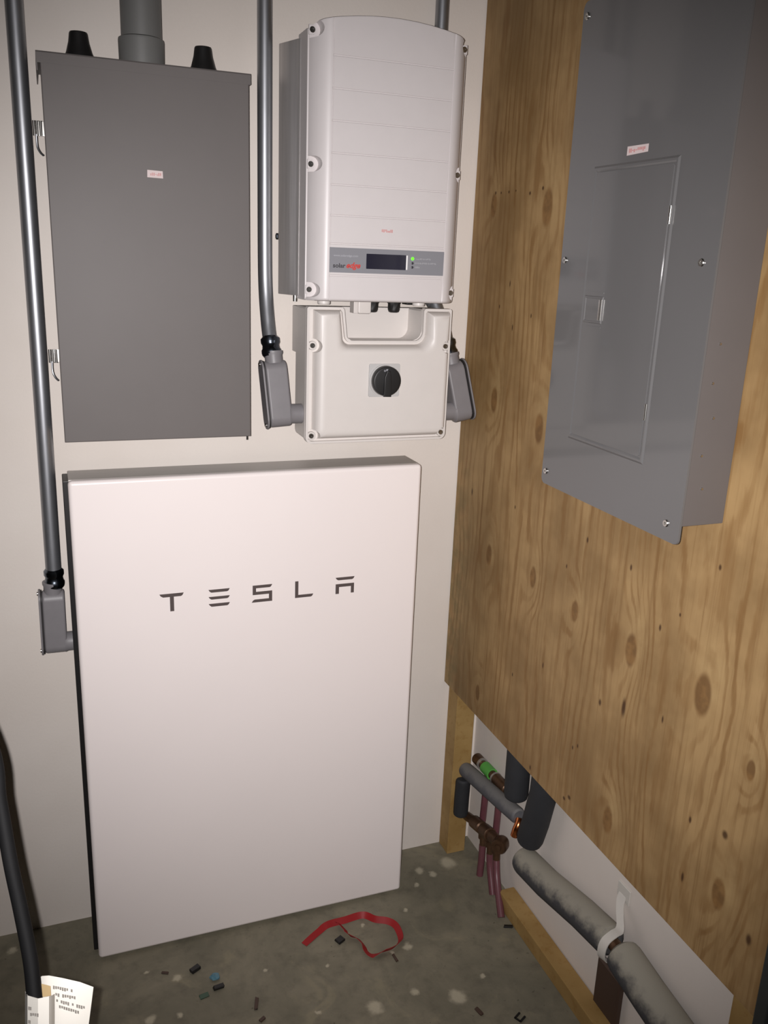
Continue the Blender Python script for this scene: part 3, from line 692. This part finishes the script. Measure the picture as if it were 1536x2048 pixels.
# ------------------------------------------------------------------ pipes under the plywood
def rounded_tube(path, r, end=.5, seg=22):
    P = [Vector(p) for p in path]
    return add_tube(new(), [P[0]] + [P[0]+(P[1]-P[0]).normalized()*r*.18] + [P[0]+(P[1]-P[0]).normalized()*r*.5] + P[1:-1] + [P[-1]+(P[-2]-P[-1]).normalized()*r*.5, P[-1]+(P[-2]-P[-1]).normalized()*r*.18, P[-1]], [r*.72, r*.93, r] + [r]*(len(P)-2) + [r, r*.93, r*.72], seg)
single('pipe_sleeve', rounded_tube([(.968, -.056, .266), (.971, -.14, .277), (.974, -.24, .290), (.976, -.338, .305)], .0205), FOAMG, 'grey foam sleeve on the slanting pipe running out of the corner', 'pipe insulation', (.975, -.2, .28))
single('pipe_sleeve', rounded_tube([(.962, -.064, .242), (.962, -.062, .18), (.962, -.062, .125)], .0205), FOAMB, 'short black foam sleeve hanging beside the corner stud', 'pipe insulation', (.962, -.06, .13))
single('pipe_sleeve', rounded_tube([(.984, -.302, .332), (.984, -.300, .42), (.984, -.298, .62)], .0300), FOAMB, 'fat black foam sleeve with rounded end, emerging just under the plywood', 'pipe insulation', (.97, -.3, .3))
single('pipe_sleeve', rounded_tube([(.988, -.372, .2565), (.988, -.394, .33), (.988, -.414, .42), (.988, -.424, .62)], .0325), FOAMB, 'long black foam sleeve dropping from behind the plywood to the dusty pipe', 'pipe insulation', (.985, -.4, .26))
single('pipe_sleeve', rounded_tube([(.978, -.368, .208), (.978, -.48, .2235), (.978, -.62, .256), (.978, -.727, .274)], .0345), FOAMD, 'dusty grey foam sleeve on the low pipe, section nearer the corner', 'pipe insulation', (.98, -.56, .24))
single('pipe_sleeve', rounded_tube([(.978, -.753, .274), (.978, -.85, .258), (.978, -.98, .242), (.978, -1.20, .215)], .0375), FOAMD, 'dusty grey foam sleeve on the low pipe, section running out of frame', 'pipe insulation', (.98, -.95, .24))
bm = add_tube(new(), [(.978, -.722, .274), (.978, -.758, .274)], .014, 16); single('copper_pipe', bm, COPPER, 'bare bit of pipe in the gap between the two dusty sleeves', 'pipe', (.978, -.74, .26))
single('wood_block', add_box(new(), 1.004, WX-.001, -.735, -.655, .05, .17, .004, 1), BROWNP, 'small dark block on the wall below the strapped pipe joint', 'lumber', (1.0, -.69, .05))
bm = new(); add_tube(bm, smooth_path([(.976, -.340, .300), (.970, -.348, .292), (.964, -.350, .280), (.962, -.347, .262)], 5), .0100, 16); single('copper_elbow', bm, BCOPPER, 'shiny bare copper elbow between the grey and black sleeves', 'pipe fitting', (.974, -.36, .25))

t = Thing('copper_manifold', 'tarnished copper pipe with green tape, high under the plywood', 'pipe', (1.0, -.14, .29))
CZ = lambda y: .294-(y+.06)*.055
bm = new(); add_tube(bm, [(1.002, -.060, CZ(-.06)), (1.002, -.262, CZ(-.262))], .0120, 18); add_turned(bm, (1.002, -.055, CZ(-.055)), (0, -1, .055), [(0, .012), (.004, .0155), (.034, .0155), (.036, .0125)], 18); add_turned(bm, (1.002, -.168, CZ(-.168)), (0, -1, .055), [(0, .0125), (.003, .0155), (.060, .0155), (.063, .0125)], 18); t.part('pipe', bm, COPPER)
for y in (-.088, -.165):
    bm = new(); add_turned(bm, (1.002, y, CZ(y)), (0, -1, .055), [(0, .0162), (.005, .0162)], 18); t.part('solder_ring', bm, SOLDER)
bm = new(); add_turned(bm, (1.002, -.108, CZ(-.108)), (0, -1, .055), [(0, .0160), (.040, .0160)], 18); t.part('tape_wrap', bm, GTAPE, 'green tape')

t = Thing('copper_manifold', 'dark copper branch pipe with round valve end, low above the floor', 'pipe', (.985, -.17, .13))
bm = new(); add_tube(bm, [(.982, -.062, .118), (.985, -.110, .130)], .0125, 18); add_turned(bm, (.984, -.100, .127), (0, -1, .24), [(0, .013), (.004, .0175), (.050, .0175), (.053, .014), (.060, .014), (.063, .0185), (.098, .0185), (.100, .015)], 18)
add_tube(bm, [(.985, -.180, .146), (.985, -.235, .158)], .0155, 18); t.part('pipe', bm, COPPER)
bm = new(); add_turned(bm, (.990, -.245, .160), (-.75, -.65, .1), [(-.01, .017), (0, .0205), (.020, .0205), (.026, .018), (.026, .009), (.030, .008), (.031, 0)], 20); t.part('valve_end', bm, COPPER)
for y, z_ in ((-.150, .105), (-.190, .108), (-.225, .115)):
    bm = new(); add_turned(bm, (.988, y, z_+.035), (0, -.1, -1), [(0, .010), (.012, .010), (.014, .0135), (.030, .0135), (.032, .0095), (.050, .0095)], 16); t.part('branch_outlet', bm, COPPER)
for i, (p, lab) in enumerate((([(1.010, -.106, .265), (1.010, -.106, .20), (1.010, -.103, .125)], 'dull red tube rising behind the grey sleeve, nearest the corner'),
                              ([(1.010, -.180, .265), (1.010, -.180, .21), (1.010, -.178, .135)], 'dull red tube rising behind the grey sleeve, nearer the black elbow sleeve'),
                              ([(.988, -.152, .088), (.986, -.156, .05), (.981, -.162, .0)], 'dull red tube entering the floor nearest the corner stud'),
                              ([(.988, -.193, .092), (.986, -.205, .055), (.980, -.240, .0)], 'dull red tube entering the floor, middle of three'),
                              ([(.988, -.230, .098), (.980, -.256, .055), (.962, -.322, .0)], 'dull red tube entering the floor beside the plank end'))):
    bm = add_tube(new(), smooth_path(p, 5), .0092, 14); single('plastic_tube', bm, PEX, lab, 'tube', p[-1], group='red tubes under the plywood')
t = Thing('pipe_hanger', 'pale flat strap holding the dusty pipe joint to the wall', 'strap', (.985, -.74, .23))
def strip(pts, w_, th, wdir):
    bm = new(); wd = Vector(wdir).normalized(); P = [Vector(p) for p in pts]; rows_ = []
    for i, p in enumerate(P):
        tt = (P[min(i+1, len(P)-1)]-P[max(i-1, 0)]).normalized(); nn = tt.cross(wd).normalized()
        rows_.append([bm.verts.new(q) for q in (p-wd*w_/2-nn*th/2, p+wd*w_/2-nn*th/2, p+wd*w_/2+nn*th/2, p-wd*w_/2+nn*th/2)])
    for A, B in zip(rows_[:-1], rows_[1:]):
        for k in range(4): j = (k+1) % 4; bm.faces.new((A[k], A[j], B[j], B[k]))
    bm.faces.new(rows_[0]); bm.faces.new(list(reversed(rows_[-1])))
    return bm
bm = strip(smooth_path([(1.0195, -.690, .352), (1.012, -.694, .338), (1.000, -.712, .325), (.985, -.736, .3125), (.968, -.740, .309), (.950, -.740, .297), (.943, -.740, .276), (.948, -.739, .252), (.968, -.737, .240), (.985, -.730, .215), (1.0195, -.722, .180)], 5), .022, .002, (0.1, -1, .2)); t.part('band', bm, STRAP)
bm = new(); add_box(bm, WX-.004, WX-.0004, -.712, -.672, .338, .372, .001); t.part('wall_tab', bm, STRAP)

# ------------------------------------------------------------------ things on the floor
RB = [(.464, -.254), (.512, -.225), (.538, -.216), (.58, -.214), (.628, -.212), (.652, -.236), (.677, -.249), (.692, -.265), (.695, -.287), (.69, -.315), (.676, -.33), (.66, -.338), (.64, -.34), (.608, -.341), (.597, -.326), (.597, -.306), (.59, -.282), (.576, -.269), (.569, -.251), (.561, -.226), (.554, -.218)]
RW = [.023, .022, .009, .013, .012, .006, .008, .014, .016, .013, .007, .005, .006, .022, .016, .010, .013, .006, .013, .012, .010]
P = smooth_path([(x, y, .004) for x, y in RB], 6); bm = new(); rows_ = []
for i, p in enumerate(P):
    f = i/6; k = min(int(f), len(RW)-2); wv = RW[k]+(RW[k+1]-RW[k])*(f-k)
    tt = (P[min(i+1, len(P)-1)]-P[max(i-1, 0)]).normalized(); side_ = Vector((-tt.y, tt.x, 0))
    roll = .8*math.acos(max(-1, min(1, wv/.023)))
    d = (side_*math.cos(roll)+Vector((0, 0, 1))*math.sin(roll))*.0082; up = Vector((0, 0, abs(d.z)-.0024 + (.004 if i > len(P)-14 else 0)))
    nn = tt.cross(d).normalized()*.0004
    rows_.append([bm.verts.new(p+up+q) for q in (-d-nn, d-nn, d+nn, -d+nn)])
for A, B in zip(rows_[:-1], rows_[1:]):
    for k in range(4): j = (k+1) % 4; bm.faces.new((A[k], A[j], B[j], B[k]))
bm.faces.new(rows_[0]); bm.faces.new(list(reversed(rows_[-1])))
single('red_tape', bm, TAPER, 'loose loop of red plastic tape lying on the concrete in front of the battery', 'tape', (.6, -.28, 0))
def chip(x, y, lx, ly, h, ang):
    bm = add_box(new(), -lx/2, lx/2, -ly/2, ly/2, 0, h, min(h, lx, ly)*.18, 1)
    for v in bm.verts: v.co += Vector((random.uniform(-1, 1)*lx*.06, random.uniform(-1, 1)*ly*.08, 0))
    bm.transform(Matrix.Translation((x, y, .0003)) @ Matrix.Rotation(ang, 4, 'Z')); return bm
for x, y, lx, ly, h, a_, m_, nm, lab in (
    (.550, -.269, .020, .017, .007, .4, BLACK, 'plastic_offcut', 'square black offcut just below where the red tape crosses itself'),
    (.205, -.250, .024, .013, .008, .5, BLACK, 'plastic_offcut', 'chunky black offcut on the floor just below the battery bottom edge'),
    (.248, -.317, .024, .011, .007, .1, BLACK, 'plastic_offcut', 'black offcut lying next to the crumpled blue scrap'),
    (.213, -.329, .020, .012, .002, .2, GREENP, 'plastic_offcut', 'flat dark green offcut left of the blue scrap'),
    (.318, -.387, .008, .030, .004, -.3, BROWNP, 'wood_sliver', 'thin dark brown sliver standing alone near the bottom edge'),
    (.321, -.432, .014, .008, .004, .5, BROWNP, 'wood_sliver', 'tiny brown crumb at the bottom edge below the dark sliver'),
    (.657, -.362, .006, .022, .004, .1, BROWNP, 'wood_sliver', 'small brown sliver just below the red tape loop'),
    (.778, -.563, .009, .020, .004, .3, BROWNP, 'wood_sliver', 'dark bent crumb at the bottom, left of the double staple'),
    (.963, -.356, .009, .022, .004, 1.2, BLACK, 'plastic_offcut', 'small flat black offcut against the floor plank'),
    (.139, -.237, .016, .006, .003, -.4, BROWNP, 'wood_sliver', 'thin dark sliver left of the chunky black offcut')):
    single(nm, chip(x, y, lx, ly, h, a_), m_, lab, 'debris', (x, y, 0))
bm = new()
for k in (-1, 1): add_box(bm, -.010, .010, k*.007-.0022, k*.007+.0022, 0, .003, .0004)
add_box(bm, -.010, -.007, -.007, .007, 0, .003)
bm.transform(Matrix.Translation((.857, -.606, .0003)) @ Matrix.Rotation(.5, 4, 'Z')); single('wire_staple', bm, BLACK, 'black double-pronged staple on the floor near the plank', 'staple', (.857, -.606, 0))
bm = new(); bmesh.ops.create_icosphere(bm, subdivisions=2, radius=.012)
for v in bm.verts: v.co *= random.uniform(.55, 1.15); v.co.z *= .5
lo_z = min(v.co.z for v in bm.verts); bm.transform(Matrix.Translation((.244, -.289, -lo_z+.0003)))
single('plastic_scrap', bm, BLUEP, 'small crumpled blue plastic scrap on the floor', 'debris', (.244, -.289, 0), smooth=False)

# ------------------------------------------------------------------ black cord with its paper tag, lower left foreground
def along(u, v, d):
    r = F_*FPX + R_*(u-768) - U_*(v-1024); return CAM + r.normalized()*d
t = Thing('power_cord', 'black cord hanging in the left foreground with a white tag', 'cord', (-.068, -1.17, .80))
CP = [(-.55, -.95, 2.69), (-.48, -.92, 2.2), (-.30, -.93, 1.55), (-.17, -.93, 1.24)] + [tuple(CAM + (F_*FPX + R_*(u-768) - U_*(v-1024)).normalized()*d) for u, v, d in ((-26, 1470, 1.045), (0, 1605, 1.05), (21, 1725, 1.05), (41, 1818, 1.05), (60, 1915, 1.05), (68, 1985, 1.05), (74, 2048, 1.055))] + [(-.066, -1.20, .78), (-.066, -1.27, .5), (-.07, -1.33, .15), (-.12, -1.40, .02), (-.4, -1.6, .012), (-.9, -1.7, .012)]
bm = add_tube(new(), smooth_path(CP, 8), .0073, 18); t.part('cable', bm, CORD)
def sheet(rows_pts, th=.0004):
    """thin bent paper from rows of points"""
    bm = new(); G = [[bm.verts.new(p) for p in r] for r in rows_pts]
    fs = [bm.faces.new((A[k], A[k+1], B[k+1], B[k])) for A, B in zip(G[:-1], G[1:]) for k in range(len(A)-1)]
    bmesh.ops.recalc_face_normals(bm, faces=fs)
    bmesh.ops.solidify(bm, geom=fs, thickness=th); return bm
def row(px, v0, v1, d, bend):
    out = []
    n_ = len(px)
    for i, u in enumerate(px):
        f = i/(n_-1); out.append(along(u, v0+(v1-v0)*f, d+bend*math.sin(PI*f)))
    return out
rear = [row([73, 84, 98, 125, 158, 187], 1958, 1974, 1.075, -.006)]
rear[0] = [along(73, 1959, 1.078), along(84, 1952, 1.074), along(98, 1951, 1.070), along(125, 1956, 1.068), (along(160, 1964, 1.068)), along(187, 1974, 1.072)]
for k, vv in enumerate((30, 62, 100, 150)):
    rear.append([along(u-vv*.13, v+vv, d+.0) for u, v, d in ((76, 1962, 1.079), (84, 1958, 1.074), (98, 1957, 1.070), (125, 1961, 1.068), (160, 1967, 1.068), (187, 1975, 1.072))])
bm = sheet(rear); tg = t.part('tag', bm, PAPERW, 'white paper tag with grey print')
fr = []
for vv in (0, 22, 50, 100, 150):
    fr.append([along(u, v+vv, d) for u, v, d in ((50, 1983, 1.062), (55, 1991, 1.040), (76, 1997, 1.030), (98, 1993, 1.032), (106, 1990, 1.040), (109, 1988, 1.056))])
bm = sheet(fr); t.part('tag_flap', bm, PAPERW, 'white wrapped flap of the tag', tg)
bm = sheet([[along(76, 1966, 1.066), along(90, 1969, 1.062), (along(101, 1972, 1.060))], [along(80, 1994, 1.058), along(92, 1993, 1.056), along(102, 1991, 1.056)]]); t.part('tag_lining', bm, TAN, 'tan inside of the folded tag', tg)
def tag_lines(bm, lines, d):
    r = random.Random(21)
    for (u0, v0, u1, v1) in lines:
        n_ = int((u1-u0)/4.2)
        for k in range(n_):
            if r.random() < .13: continue
            f0, f1 = k/n_, (k+.78)/n_; hh = r.choice((5, 6, 7))
            uu0, uu1 = u0+(u1-u0)*f0, u0+(u1-u0)*f1; va, vb = v0+(v1-v0)*f0, v0+(v1-v0)*f1
            fa = bm.faces.new([bm.verts.new(along(a, b, d)) for a, b in ((uu0, va), (uu1, vb), (uu1, vb+hh), (uu0, va+hh))])
    g = bmesh.ops.solidify(bm, geom=list(bm.faces), thickness=.0001); return bm
bm = tag_lines(new(), [(106, 1971, 146, 1979), (106, 1985, 152, 1993), (108, 1997, 175, 2014), (118, 2010, 168, 2025)], 1.0668); t.part('print', bm, TAGINK, 'blurred lines of grey print', tg, smooth=False)
bm = tag_lines(new(), [(56, 2013, 64, 2014), (60, 2026, 78, 2027), (56, 2040, 62, 2041)], 1.0275); t.part('print', bm, TAGINK, None, tg, smooth=False)
